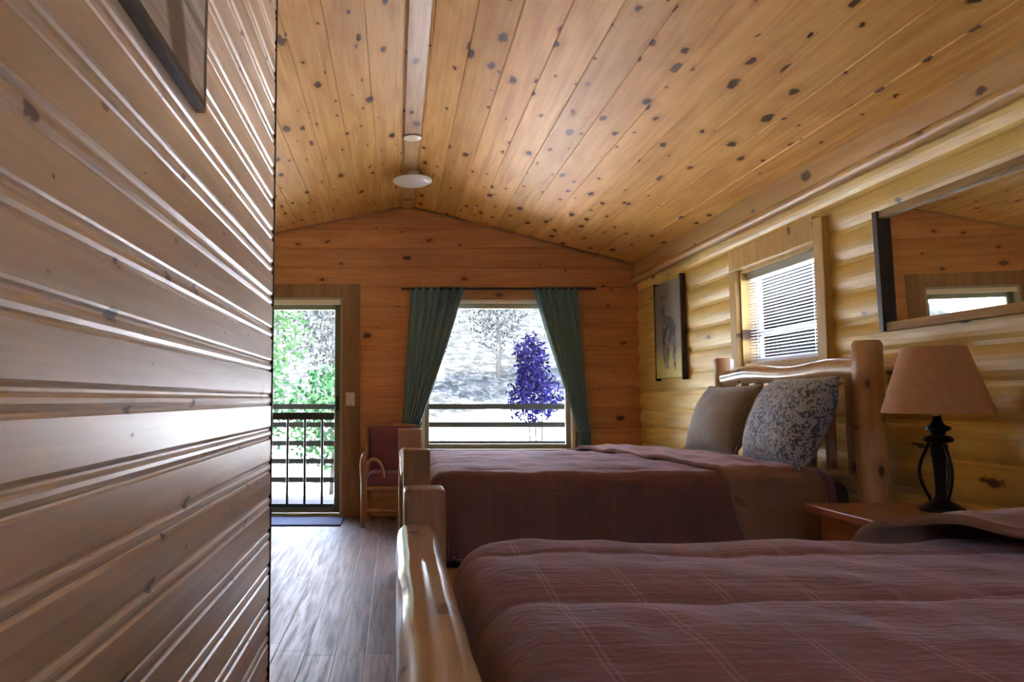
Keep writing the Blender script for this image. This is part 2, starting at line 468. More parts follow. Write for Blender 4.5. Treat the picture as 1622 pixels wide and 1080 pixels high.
# baseboards
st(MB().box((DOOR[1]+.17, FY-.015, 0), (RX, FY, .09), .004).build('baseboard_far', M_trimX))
st(MB().box((RX-.012, BY, 0), (RX, FY, .09), .004).build('baseboard_right', M_trimY))

# ------------------------------------------------------------------ door
door = st(thing('door_1', ((DOOR[0]+DOOR[1])/2, FY+.06, 0)))
dx = door.location.x; W2 = (DOOR[1]-DOOR[0])/2
def local(mb, o):
    bmesh.ops.translate(mb.bm, verts=mb.bm.verts, vec=-Vector(o.location)); return mb
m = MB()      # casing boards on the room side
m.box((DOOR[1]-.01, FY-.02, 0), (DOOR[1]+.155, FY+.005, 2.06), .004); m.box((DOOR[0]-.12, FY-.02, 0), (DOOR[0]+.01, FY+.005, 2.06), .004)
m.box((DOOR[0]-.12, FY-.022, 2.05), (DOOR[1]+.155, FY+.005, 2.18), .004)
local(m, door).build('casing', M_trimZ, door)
m = MB()      # jamb and head
m.box((DOOR[1]-.035, FY-.01, 0), (DOOR[1], FY+.14, 2.06), .003); m.box((DOOR[0], FY-.01, 0), (DOOR[0]+.035, FY+.14, 2.06), .003)
m.box((DOOR[0], FY-.01, 2.03), (DOOR[1], FY+.14, 2.06), .003); m.box((DOOR[0], FY-.01, 0), (DOOR[1], FY+.14, .025), .003)
local(m, door).build('jamb', M_olive, door)
local(MB().box((DOOR[0]+.03, FY+.0, 1.985), (DOOR[1]-.03, FY+.03, 2.032), .004), door).build('head_stop', M_cream, door)
m = MB()      # storm door frame
a, b = DOOR[0]+.035, DOOR[1]-.035
m.box((a, FY+.05, .03), (a+.07, FY+.085, 2.0), .004); m.box((b-.055, FY+.05, .03), (b, FY+.085, 2.0), .004)
m.box((a, FY+.05, 1.94), (b, FY+.085, 2.0), .004); m.box((a, FY+.05, .03), (b, FY+.085, .10), .004)
local(m, door).build('storm_frame', M_dooralu, door)
local(MB().box((a+.06, FY+.066, .09), (b-.05, FY+.07, 1.95)), door).build('glass_pane', M_glass, door)
m = MB(); g0, g1 = a+.07, b-.055
m.box((g0, FY+.035, .895), (g1, FY+.05, .965), .004)
m.box((g0, FY+.035, .085), (g1, FY+.05, .115), .003)
for i in range(5):
    x = -1.345+.163*i
    m.tube([(x, FY+.042, .1), (x, FY+.042, .92)], .013, 8)
local(m, door).build('guard_grille', M_grille, door)
m = MB(); m.box((b-.045, FY+.03, .98), (b-.015, FY+.05, 1.12), .004); m.tube([(b-.03, FY+.02, 1.03), (b-.11, FY+.02, 1.03)], .009, 8); m.tube([(b-.03, FY+.05, 1.03), (b-.03, FY+.02, 1.03)], .009, 8)
local(m, door).build('handle', M_grille, door)

# ------------------------------------------------------------------ gable window
w = st(thing('window_1', ((WIN[0]+WIN[1])/2, FY+.06, WIN[2])))
m = MB()
m.box((WIN[0], FY-.005, WIN[2]), (WIN[0]+.03, FY+.14, WIN[3]), .003); m.box((WIN[1]-.03, FY-.005, WIN[2]), (WIN[1], FY+.14, WIN[3]), .003)
m.box((WIN[0], FY-.005, WIN[3]-.03), (WIN[1], FY+.14, WIN[3]), .003)
local(m, w).build('jamb', M_cream, w)
m = MB(); e = .03
m.box((WIN[0]+e, FY+.05, WIN[2]+e), (WIN[0]+e+.045, FY+.09, WIN[3]-e), .004); m.box((WIN[1]-e-.045, FY+.05, WIN[2]+e), (WIN[1]-e, FY+.09, WIN[3]-e), .004)
m.box((WIN[0]+e, FY+.05, WIN[3]-e-.05), (WIN[1]-e, FY+.09, WIN[3]-e), .004); m.box((WIN[0]+e, FY+.05, WIN[2]), (WIN[1]-e, FY+.09, WIN[2]+e+.02), .004)
local(m, w).build('sash', M_olive, w)
local(MB().box((WIN[0]+.06, FY+.068, WIN[2]+.04), (WIN[1]-.06, FY+.072, WIN[3]-.06)), w).build('pane', M_glass, w)
local(MB().box((WIN[0]-.06, FY-.05, WIN[2]-.025), (WIN[1]+.06, FY+.06, WIN[2]+.005), .005), w).build('sill', M_olive, w)
m = MB(); m.box((WIN[0]-.1, FY-.018, WIN[3]), (WIN[1]+.1, FY+.004, WIN[3]+.1), .003)
m.box((WIN[0]-.1, FY-.018, WIN[2]-.1), (WIN[0], FY+.004, WIN[3]), .003); m.box((WIN[1], FY-.018, WIN[2]-.1), (WIN[1]+.1, FY+.004, WIN[3]), .003)
m.box((WIN[0]-.1, FY-.018, WIN[2]-.11), (WIN[1]+.1, FY+.004, WIN[2]-.025), .003)
local(m, w).build('casing', M_trimX, w)

w = st(thing('fill_window', ((BW[0]+BW[1])/2, BY-.06, BW[2])))  # unseen window behind the camera, added to let in fill daylight
m = MB(); e = .06
m.box((BW[0], BY-.12, BW[2]), (BW[0]+e, BY+.005, BW[3])); m.box((BW[1]-e, BY-.12, BW[2]), (BW[1], BY+.005, BW[3]))
m.box((BW[0], BY-.12, BW[2]), (BW[1], BY+.005, BW[2]+e)); m.box((BW[0], BY-.12, BW[3]-e), (BW[1], BY+.005, BW[3]))
local(m, w).build('sash', M_olive, w)
local(MB().box((BW[0]+.05, BY-.072, BW[2]+.05), (BW[1]-.05, BY-.068, BW[3]-.05)), w).build('pane', M_glass, w)

# ------------------------------------------------------------------ window in the log wall
w = st(thing('window_2', (RX+.04, (RW[0]+RW[1])/2, RW[2])))
m = MB()
m.box((RX-.005, RW[0], RW[2]), (RX+.15, RW[0]+.02, RW[3])); m.box((RX-.005, RW[1]-.02, RW[2]), (RX+.15, RW[1], RW[3]))
m.box((RX-.005, RW[0], RW[3]-.02), (RX+.15, RW[1], RW[3])); m.box((RX-.005, RW[0], RW[2]), (RX+.15, RW[1], RW[2]+.02))
local(m, w).build('jamb', M_case, w)
m = MB()
m.box((RX-.035, RW[0]-.09, RW[2]-.09), (RX+.01, RW[0], RW[3]+.12), .004); m.box((RX-.035, RW[1], RW[2]-.09), (RX+.01, RW[1]+.09, RW[3]), .004)
m.box((RX-.035, RW[0], RW[3]), (RX+.01, RW[1]+.09, RW[3]+.14), .004); m.box((RX-.04, RW[0], RW[2]-.09), (RX+.01, RW[1], RW[2]), .004)
local(m, w).build('casing', M_case, w)
m = MB(); y0, y1, z0, z1 = RW[0]+.02, RW[1]-.02, RW[2]+.02, RW[3]-.02; x0, x1 = RX+.09, RX+.12
m.box((x0, y0, z0), (x1, y0+.035, z1), .003); m.box((x0, y1-.035, z0), (x1, y1, z1), .003)
m.box((x0, y0, z1-.035), (x1, y1, z1), .003); m.box((x0, y0, z0), (x1, y1, z0+.04), .003); m.box((x0, y0, 1.495), (x1, y1, 1.535), .003)
local(m, w).build('sash', M_fascia, w)
local(MB().box((x0+.012, y0+.03, z0+.03), (x0+.016, y1-.03, z1-.03)), w).build('pane', M_glass, w)
bl = thing('window_blind', (RX+.05, (y0+y1)/2, z0), 'white slatted blind lowered over the small window in the log wall', 'blind')
m = MB()
for i in range(28):
    z = z0+.03+i*.0195
    m.rbox(Matrix.Translation((RX+.05, (y0+y1)/2, z)) @ Matrix.Rotation(math.radians(4), 4, 'Y'), (.024, y1-y0-.02, .0018))
local(m, bl).build('slats', M_blind, bl)
local(MB().box((RX+.03, y0+.005, z1-.05), (RX+.075, y1-.005, z1), .004), bl).build('headrail', M_fascia, bl)
local(MB().box((RX+.035, y0+.008, z0), (RX+.065, y1-.008, z0+.018), .004), bl).build('bottom_rail', M_blind, bl)
for yy in (y0+.12, y1-.12):
    local(MB().tube([(RX+.036, yy, z0+.01), (RX+.036, yy, z1-.03)], .0015, 6), bl).build('ladder_cord', M_blind, bl)

# ------------------------------------------------------------------ curtains on a rod
rod = tag(MB().tube([(.05, FY-.07, 2.125), (1.88, FY-.07, 2.125)], .011, 12).build('curtain_rod', M_dark, smooth=True, angle=40), 'thin dark rod carrying the curtains over the gable window', 'curtain rod')
def curtain(label, top, tie, hem, ztop=2.14, ztie=.84, zhem=.50, folds=7, ph=0.):
    def edge(v, k):
        z = ztop+(zhem-ztop)*v
        if z > ztie:
            f = (ztop-z)/(ztop-ztie); f2 = f**1.12
            return top[k]+(tie[k]-top[k])*f2
        f = (ztie-z)/(ztie-zhem); return tie[k]+(hem[k]-tie[k])*f
    def pt(u, v):
        z = ztop+(zhem-ztop)*v
        a, b = edge(v, 0), edge(v, 1)
        wdt = abs(b-a)
        amp = .022*min(1, .25+wdt*1.6)
        y = FY-.07+amp*math.sin(u*folds*2*PI+ph+.6*math.sin(v*5+u*3))+.008*math.sin(v*9+u*11)
        if v < .02: y = FY-.07+amp*.6*math.sin(u*folds*2*PI+ph)
        return (a+(b-a)*u, y, z)
    o = thing('curtain', ((tie[0]+tie[1])/2, FY-.07, zhem), label, 'curtain', 'curtains at the gable window')
    local(MB().grid(90, 46, pt), o).build('panel', M_curt, o, smooth=True, solid=.004, off=0)
    a, b = sorted(tie[:2]); n = 24
    m = MB(); m.tube([((a+b)/2+((b-a)/2+.012)*math.cos(2*PI*i/n), FY-.07+.036*math.sin(2*PI*i/n), ztie+.01*math.sin(2*PI*i/n)) for i in range(n+1)], .012, 8, False)
    local(m, o).build('tieback', M_curt, o, smooth=True)
    return o
curtain('teal grey curtain swept to the left of the gable window, above the log chair', (.14, .64), (.055, .215), (.05, .24))
curtain('teal grey curtain swept to the right of the gable window, nearer the log wall', (1.30, 1.71), (1.70, 1.80), (1.68, 1.83), ztie=.80, ph=1.)

# ------------------------------------------------------------------ small things on the gable wall and the floor by the door
o = thing('light_switch', (-.427, FY-.02, 1.09), 'ivory light switch plate on the brown door casing', 'light switch')
MB().box((-.042, -.008, -.062), (.042, 0, .062), .003).build('plate', M_plate, o)
MB().box((-.008, -.016, -.014), (.008, -.006, .014), .003).build('toggle', M_plate, o)
tag(MB().box((-1.38, 6.58, 0), (-.475, 7.02, .014), .004).build('door_mat', M_mat), 'navy blue door mat on the floor inside the glass door', 'mat')

# ------------------------------------------------------------------ ridge fittings
o = thing('ceiling_light', (.135, 5.95, RIZ-.03), 'round white flush ceiling light hung from the ridge', 'ceiling light')
MB().lathe([(.055, 0), (.055, -.03), (.02, -.035), (.02, -.05), (.09, -.055), (.09, -.06)], seg=32).build('canopy', M_metal, o, smooth=True, angle=40)
MB().lathe([(.02, -.058), (.150, -.060), (.158, -.066), (.155, -.078), (.12, -.096), (.06, -.106), (.005, -.108)], seg=40).build('diffuser', M_white, o, smooth=True, angle=50)
o = thing('smoke_detector', (RIX, 5.12, RIZ-.036), 'small pale smoke detector on the ridge board', 'smoke detector')
MB().lathe([(.055, 0), (.062, -.003), (.062, -.009), (.04, -.014), (.01, -.0145)], seg=28).build('housing', M_cream, o, smooth=True, angle=40)

# ------------------------------------------------------------------ beds
def bed(loc, width, posts, label, group, head=True):
    """local frame: x from foot (0) to head (2.13), y across, z up; y=0 near side"""
    b = thing('log_bed', loc, label, 'bed', group)
    X1 = 2.10
    # mattress and base
    MB().box((.16, .03, .40), (2.03, width-.03, .72), .06, 4).build('mattress', M_sheet, b, smooth=True, angle=60)
    MB().box((.17, .05, .24), (2.02, width-.05, .41), .01).build('box_spring', M_sheet, b)
    # footboard
    for i, (yy, h, hw) in enumerate(posts):
        m = MB(); m.box((.052-hw+.02, yy-hw, 0), (.052+hw+.02, yy+hw, h), .010, 2)
        m.build('footboard_post', M_post, b)
    ya, yb = posts[0][0]+.04, posts[1][0]-.04
    seg = 30
    m = MB()
    n = 40
    rings = []
    for j in range(n+1):
        y = ya+(yb-ya)*j/n
        ring = []
        for k in range(28):
            a = 2*PI*k/28
            r = .050*(1+.09*noise.noise(Vector((y*6, math.cos(a)*1.2, math.sin(a)*1.2+loc[1]))))
            x, z = r*math.cos(a)*1.02, r*math.sin(a)
            z = min(z, .042)                                  # hewn flat on top
            da = math.atan2(math.sin(a-1.25), math.cos(a-1.25))
            if abs(da) < .12: z -= .022*(1-abs(da)/.12)       # drying crack
            ring.append(m.bm.verts.new((.052+x, y, .742+z)))
        rings.append(ring)
    for j in range(n):
        for k in range(28): m.bm.faces.new((rings[j][k], rings[j][(k+1) % 28], rings[j+1][(k+1) % 28], rings[j+1][k]))
    m.bm.faces.new(rings[0]); m.bm.faces.new(rings[-1])
    m.build('footboard_rail', M_logY, b, smooth=True, angle=50)
    MB().tube([(.07, ya+(yb-ya)*i/12, .30) for i in range(13)], .045, 14, True, .12, 3).build('footboard_lower_rail', M_logY, b, smooth=True, angle=60)
    for k in range(5):
        y = ya+(yb-ya)*(k+.5)/5
        MB().tube([(.072, y, .30+.04*i*10/10) for i in range(0, 11)], .026, 12, True, .15, k).build('footboard_spindle', M_logZ, b, smooth=True, angle=60)
    for yy in (.0, width):
        MB().tube([(.08+i*.2, yy, .30) for i in range(11)], .05, 14, True, .1, 5+yy).build('side_rail', M_logX, b, smooth=True, angle=60)
    # headboard
    for yy in (-.03, width-.0):
        MB().tube([(2.08, yy+.004*math.sin(i), 1.35*i/10) for i in range(10)]+[(2.08, yy, 1.335), (2.08, yy, 1.35)], [.070, .068, .066, .066, .064, .065, .064, .063, .062, .062, .060, .05], 20, True, .08, yy).build('headboard_post', M_logZ, b, smooth=True, angle=50)
    for zz, r, nm in ((1.225, .05, 'headboard_rail'), (.70, .045, 'headboard_lower_rail')):
        MB().tube([(2.08, width*i/12, zz+.01*math.sin(i*.9)) for i in range(13)], r, 16, True, .12, zz).build(nm, M_logY, b, smooth=True, angle=60)
    for k in range(8):
        y = width*(k+.6)/8.2
        MB().tube([(2.08, y, .70+.053*i) for i in range(11)], .024, 12, True, .15, k+9).build('headboard_spindle', M_logZ, b, smooth=True, angle=60)
    return b
B1, B2 = (0, .33, 0), (.02, 3.38, 0)
W1, W2b = 1.42, 1.44
bed(B1, W1, [(.02, .862, .052), (1.60, .868, .052)], 'near log bed with hewn footboard rail, at the lower edge of the photo', 'log beds')
bed(B2, W2b, [(.02, .868, .060), (1.52, .90, .075)], 'far log bed with post headboard under the small window', 'log beds')

def drape(u0, u1, v0, v1, zt, r, hang, du=.025, crown=0., quilt=None, umin=None, umax=None, edge=None, flare=.08, rcorner=.10, seed=0, wr=.006):
    """cloth over the rectangle u0..u1 x v0..v1 at height zt, hanging over the four sides"""
    ext = r*PI/2+hang
    m = MB()
    ua = (u0-ext) if umin is None else umin; ub = (u1+ext) if umax is None else umax
    va, vb = v0-ext, v1+ext
    nu = int((ub-ua)/du); nv = int((vb-va)/du)
    cx0, cx1, cy0, cy1 = u0+r+rcorner, u1-r-rcorner, v0+r+rcorner, v1-r-rcorner
    def f(s_, t_):
        p = ua+(ub-ua)*s_; q = va+(vb-va)*t_
        if edge: p += edge(q)
        nx = min(max(p, cx0), cx1) if umin is None else p; ny = min(max(q, cy0), cy1)
        if umin is not None: nx = p
        dxx, dyy = p-nx, q-ny
        L = math.hypot(dxx, dyy)
        d = L-rcorner
        if L > 1e-6: ex, ey = dxx/L, dyy/L
        else: ex = ey = 0
        if d <= 0: x, y, z = p, q, zt; fall = 0
        else:
            d = min(d, ext)
            if d < r*PI/2:
                a = d/r; off = r*math.sin(a); z = zt-r*(1-math.cos(a))
            else:
                h = d-r*PI/2; off = r+flare*h; z = zt-r-h
            x, y = nx+ex*(rcorner+off), ny+ey*(rcorner+off); fall = min(1, d/(r*2))
        um = (p-u0)/(u1-u0); vm = (q-v0)/(v1-v0)
        if 0 < um < 1 and 0 < vm < 1: z += crown*math.sin(PI*min(max(um, .0), 1))**.5*math.sin(PI*vm)
        if quilt:
            k = abs(math.sin(PI*(q-quilt[0])/quilt[1]))
            z += quilt[2]*(k**.32-1)*(1-.6*fall)
        nz = noise.noise(Vector((x*4+seed, y*4, z*5)))*wr*1.6+noise.noise(Vector((x*11+seed, y*9, z*9)))*wr
        if fall > .6:
            wv = math.sin((x*ey*ey+y*ex*ex)*14+seed)*.012*min(1, max(0, (zt-r-z)/.2))
            x += ex*(wv+nz); y += ey*(wv+nz)
        else: z += nz
        return (x, y, z)
    m.grid(nu, nv, f); return m

def comforter(bedloc, width, zt, label, seed, crown, fold_edge, zf, foldx, hang=.30, mat=None, phase=None):
    o = thing('comforter', (bedloc[0]+1, bedloc[1]+width/2, .5), label, 'comforter', 'comforters on the log beds')
    x0, y0 = bedloc[0]+.135, bedloc[1]-.02
    x1, y1 = bedloc[0]+1.98, bedloc[1]+width+.02
    m = drape(x0, x1, y0, y1, zt, .07, hang, .016, crown, (phase, .37, .015), seed=seed, rcorner=.07)
    local(m, o).build('cover', mat, o, smooth=True, solid=.012, off=1)
    # the head end folded back, lighter lining up
    m = drape(x0, x1, y0-.02, y1+.02, zt+zf, .085, hang-.04, .022, crown, None, umin=bedloc[0]+foldx, umax=bedloc[0]+foldx+.42, edge=fold_edge, seed=seed+5, rcorner=.06, wr=.014)
    local(m, o).build('folded_lining', M_fold, o, smooth=True, solid=.02, off=-1)
    return o
comforter(B1, W1, .762, 'near mauve brown striped comforter, filling the lower right of the photo', 1., .012, lambda q: (1.72-q)*.55 if q > .9 else .45, .07, 1.12, mat=M_comf, phase=1.585)
comforter(B2, W2b, .768, 'far mauve brown comforter with its dark side hanging, on the bed below the pillows', 4., .02, lambda q: (q-4.1)*-.25, .022, 1.24, mat=M_comf2, phase=4.62)

def pillow(name, label, centre, size, thick, tilt, yaw, mat, group):
    """standing sham leaning back on the headboard: local x = thickness, y = width, z = height"""
    w, h = size
    def f(sg):
        def g(u, v):
            a, b = u*2-1, v*2-1
            pinch = 1-.10*(abs(a)**3)*(1-abs(b)**4)*0-.0
            y = a*w/2*(1-.07*(1-abs(b)**2.5)*1*(abs(a)**2)*0-.06*(1-b*b)*abs(a)**6)
            z = b*h/2*(1-.06*(1-a*a)*abs(b)**6)
            t_ = max(0, (1-abs(a)**2.6))**.55*max(0, (1-abs(b)**2.6))**.55
            x = sg*thick/2*t_*(1+.12*noise.noise(Vector((a*2, b*2, sg*3+w*9))))
            return (x, y, z)
        return g
    o = thing(name, centre, label, 'pillow', group)
    o.rotation_euler = (0, tilt, yaw)
    m = MB(); m.grid(28, 28, f(1)); m.grid(28, 28, f(-1)); bmesh.ops.remove_doubles(m.bm, verts=m.bm.verts, dist=.0008)
    m.build('cushion', mat, o, smooth=True)
    m = MB(); n = 28; per = []
    g = f(1)
    for i in range(n): per.append(g(i/n, 0))
    for i in range(n): per.append(g(1, i/n))
    for i in range(n): per.append(g(1-i/n, 1))
    for i in range(n+1): per.append(g(0, 1-i/n))
    m.tube(per, .006, 6, False); m.build('piping', mat, o, smooth=True)
    return o
pillow('throw_pillow', 'taupe grey pillow leaning on the headboard, behind the blue patterned one', (1.90, 4.42, .975), (.60, .42), .19, math.radians(24), math.radians(4), M_taupe, 'pillows on the far bed')
pillow('throw_pillow', 'large blue and navy damask pillow leaning on the headboard, nearest the lamp', (1.90, 3.68, .985), (.66, .45), .24, math.radians(24), math.radians(-4), M_dam, 'pillows on the far bed')

# ------------------------------------------------------------------ nightstand and lamp
o = thing('nightstand', (1.95, 2.72, -.0), 'orange brown wooden nightstand between the two beds', 'nightstand')
MB().box((-.30, -.30, .637), (.28, .37, .672), .006).build('top', M_stand, o)
MB().box((-.26, -.26, .12), (.27, .32, .637), .004).build('body', M_stand, o)
for sx in (-.24, .24):
    for sy in (-.24, .30): MB().box((sx-.025, sy-.025, 0), (sx+.025, sy+.025, .13), .003).build('leg', M_stand, o)
for z in (.25, .485):
    d = MB().box((-.275, -.235, z-.10), (-.255, .295, z+.10), .004).build('drawer', M_stand, o)
    MB().lathe([(.006, 0), (.006, .015), (.016, .02), (.014, .03), (.003, .033)], seg=16).build('knob', M_bronze, d, smooth=True)
    kb = [c for c in S.objects if c.parent == d][0]; kb.rotation_euler = (0, -PI/2, 0); kb.location = (-.275, .03, z)

o = thing('table_lamp', (2.045, 2.86, .672), 'table lamp with tan cone shade and dark turned base on the nightstand', 'lamp')
MB().lathe([(.075, 0), (.075, .014), (.062, .022), (.050, .03), (.030, .04), (.022, .055)], seg=32).build('base', M_bronze, o, smooth=True, angle=40)
MB().lathe([(.020, .05), (.018, .08), (.021, .16), (.027, .22), (.030, .245), (.020, .252), (.045, .258), (.050, .268), (.043, .278), (.022, .283), (.026, .295), (.042, .303), (.042, .315), (.024, .322), (.016, .335), (.013, .36)], seg=28).build('stem', M_bronze, o, smooth=True, angle=45)
for k in range(3):
    a = k*2*PI/3+2.6
    pts = []
    for i in range(13):
        t_ = i/12
        r = .030+.034*math.sin(PI*t_)**1.2; z = .03+.225*t_
        pts.append((r*math.cos(a), r*math.sin(a), z))
    MB().tube(pts, .006, 8, True).build('scroll', M_bronze, o, smooth=True)
MB().lathe([(.181, .365), (.104, .615), (.101, .615), (.178, .365)], seg=48, close=True).build('lamp_shade', M_shade, o, smooth=True, angle=40)
m = MB(); m.tube([(0, 0, .34), (0, 0, .42)], .014, 12)
for k in range(3):
    a = k*2*PI/3; m.tube([(0, 0, .585), (.101*math.cos(a), .101*math.sin(a), .597)], .002, 6)
m.tube([(0, 0, .42), (0, 0, .60)], .003, 6)
m.build('socket', M_brass, o, smooth=True, angle=40)

# ------------------------------------------------------------------ log chair by the window
o = thing('log_armchair', (-.02, 6.64, 0), 'log armchair with maroon cushions beside the door, against the gable wall', 'chair')
def stick(name, pts, r, mat=M_chair, wob=.12): return MB().tube(pts, r, 12, True, wob, random.random()*9).build(name, mat, o, smooth=True, angle=60)
for sx in (-1, 1):
    stick('leg', [(sx*.255, -.12, .05*i) for i in range(0, 11)], .026)
    stick('back_post', [(sx*.235, .24+.012*i, .093*i) for i in range(0, 10)], .024)
    stick('armrest', [(sx*.262, -.13, .44), (sx*.266, -.13, .52), (sx*.262, -.11, .575), (sx*.256, -.05, .60), (sx*.25, .08, .595), (sx*.245, .32, .60)], [.024, .024, .024, .024, .022, .02])
    pts = [(sx*(.255-.0)+(-sx)*.17*(1-math.cos(PI*i/12))/2*1.0, -.135, .42+.16*math.sin(PI*i/12)) for i in range(13)]
    stick('arm_loop', pts, .014)
    stick('side_rail', [(sx*.25, -.12+.04*i, .30) for i in range(10)], .02)
stick('front_rail', [(-.255+.051*i, -.12, .33) for i in range(11)], .022)
stick('stretcher', [(-.255+.051*i, -.12, .14) for i in range(11)], .018)
stick('crest_rail', [(-.24+.048*i, .34, .83+.02*math.sin(PI*i/10)) for i in range(11)], .022)
MB().box((-.225, -.13, .335), (.225, .25, .46), .045, 4).build('seat_cushion', M_cush, o, smooth=True, angle=60)
bc = MB().rbox(Matrix.Translation((0, .275, .635)) @ Matrix.Rotation(math.radians(-8), 4, 'X'), (.43, .10, .42), .04).build('back_cushion', M_cush, o, smooth=True, angle=60)

# ------------------------------------------------------------------ pictures and mirror
def barn_mat():
    t = NT('grey_barnwood_picture'); sp = t.sep(t.obj())
    g = t.noise(t.comb(t.math('MULTIPLY', sp[1], 3), t.math('MULTIPLY', sp[2], 45), 0), 1, 4, .6, .5)
    col = t.mix(t.mapr(g, .3, .7), (.50, .44, .37, 1), (.76, .70, .62, 1))
    d = t.math('ABSOLUTE', t.math('SUBTRACT', t.math('ADD', sp[1], t.math('MULTIPLY', sp[2], .6)), .08))
    col = t.mix(t.mapr(d, .05, .09, .85, 0), col, (.17, .10, .055, 1))
    d = t.math('ABSOLUTE', t.math('SUBTRACT', sp[2], -.14))
    col = t.mix(t.mapr(d, .008, .016, .5, 0), col, (.12, .08, .05, 1))
    t.set(Base_Color=col, Roughness=.7); t.bump(g, .4, .004); return t.m
o = thing('wall_picture', (PX+.012, 1.27, 2.08), 'grey barnwood picture with a black bottom edge on the beaded wall', 'picture')
MB().box((-.012, -.44, -.30), (.010, .44, .42), .003).build('panel', barn_mat(), o)
MB().box((-.012, -.445, -.322), (.014, .43, -.30), .003).build('bottom_edge', M_dark, o)
M_barnedge = plain('barnwood_edge', (.24, .17, .11, 1), .7, var=.2)
MB().box((-.012, .43, -.322), (.012, .452, .42), .003).build('side_edge', M_barnedge, o)

def animal_mat():
    t = NT('forest_picture'); sp = t.sep(t.obj())
    n = t.noise(t.obj(), 14, 4, .6)
    zz = t.math('ADD', sp[2], t.math('MULTIPLY', t.math('SUBTRACT', n, .5), .16))
    col = t.mix(t.mapr(zz, -.32, -.12), (.62, .52, .12, 1), (.24, .21, .14, 1))
    col = t.mix(t.mapr(zz, -.02, .3), col, (.20, .20, .15, 1))
    # a dark standing shape on a grassy bank
    yy = t.math('ADD', sp[1], t.math('MULTIPLY', t.math('SUBTRACT', t.noise(t.obj(), 9, 3), .5), .14))
    def blob(cy, cz, ry, rz):
        q = t.math('ADD', t.math('POWER', t.math('MULTIPLY', t.math('SUBTRACT', yy, cy), 1/ry), 2.), t.math('POWER', t.math('MULTIPLY', t.math('SUBTRACT', zz, cz), 1/rz), 2.))
        return t.mapr(q, .7, 1.15, .9, 0)
    f = blob(-.03, -.02, .17, .12)
    for b_ in ((.10, .13, .06, .13), (-.14, -.18, .035, .16), (.02, -.19, .035, .15), (.09, -.17, .03, .15), (.07, .27, .10, .03)):
        f = t.math('MAXIMUM', f, blob(*b_))
    col = t.mix(f, col, t.mix(t.mapr(n, .4, .65), (.02, .014, .014, 1), (.22, .16, .13, 1)))
    t.set(Base_Color=col, Roughness=.6); return t.m
o = thing('wall_picture', (RX-.02, 6.22, 1.665), 'tall forest picture with dark edge on the log wall, nearest the corner', 'picture')
MB().box((-.016, -.29, -.40), (.02, .29, .40), .003).build('canvas', animal_mat(), o)
MB().box((-.022, -.312, -.42), (.02, -.29, .42), .003).build('frame', M_dark, o); MB().box((-.022, .29, -.42), (.02, .305, .42), .003).build('frame', M_dark, o)

o = thing('wall_mirror', (RX-.01, 2.86, 1.40), 'wide wall mirror in a dark frame leaning forward from the log wall', 'mirror')
o.rotation_euler = (0, math.radians(-1.0), 0)
MB().box((-.012, -.58, .035), (-.006, .58, .53)).build('glass', M_mirror, o)
MB().box((-.045, .575, .0), (.0, .61, .56), .003).build('side_frame', M_dark, o); MB().box((-.045, -.61, .0), (.0, -.575, .56), .003).build('side_frame', M_dark, o)
m = MB(); m.box((-.035, -.576, .0), (.0, .576, .04), .004); m.box((-.035, -.576, .525), (.0, .576, .56), .004); m.build('frame_rail', M_gold, o)
MB().box((-.006, -.575, .03), (.002, .575, .53)).build('backing', M_dark, o)

# ------------------------------------------------------------------ outside
M_ground = plain('pale_snowy_ground', (.80, .82, .84, 1), .8, var=.12, scale=1.2)
M_deck = pine('deck_boards', (.030, .030, .045, 1), (.022, .022, .034, 1), (.015, .015, .02, 1), 'X', 'Y', .14, 0, .6, .2, seam=.04, spec=.08)
st(MB().box((-6, FY+.14, -.12), (7, 8.75, -.02)).build('deck', M_deck))
def hill(u, v):
    x = -22+52*u; y = 8.7+40*v
    z = -.55+ (max(0, y-24)*.42) + .35*noise.noise(Vector((x*.25, y*.25, 0)))*min(1, (y-8.7)/3)
    return (x, y, z)
def hillmat():
    t = NT('ground_snow_and_brush'); sp = t.sep(t.obj())
    n = t.noise(t.obj(), .5, 5, .65); n2 = t.noise(t.obj(), 2.2, 5, .75)
    f = t.mapr(t.math('ADD', sp[1], t.math('MULTIPLY', n, 5.)), 27.5, 30.)
    br = t.mix(t.mapr(n2, .38, .62), (.010, .011, .0105, 1), (.024, .0245, .025, 1))
    sn = t.mix(n2, (.78, .79, .80, 1), (.88, .88, .88, 1))
    gr = t.mix(n2, (.05, .11, .04, 1), (.10, .15, .07, 1))
    gf = t.math('MULTIPLY', t.mapr(t.math('ADD', sp[0], t.math('MULTIPLY', n2, 1.)), .6, -.6), t.mapr(t.noise(t.obj(), 3.5, 4, .7), .40, .58))
    gf = t.math('MULTIPLY', gf, t.mapr(sp[1], 19, 16))
    sn = t.mix(gf, sn, gr)
    t.set(Base_Color=t.mix(f, sn, br), Roughness=.9, Specular_IOR_Level=0.); return t.m
st(MB().grid(60, 50, hill).build('ground', hillmat(), smooth=True))
m = MB()
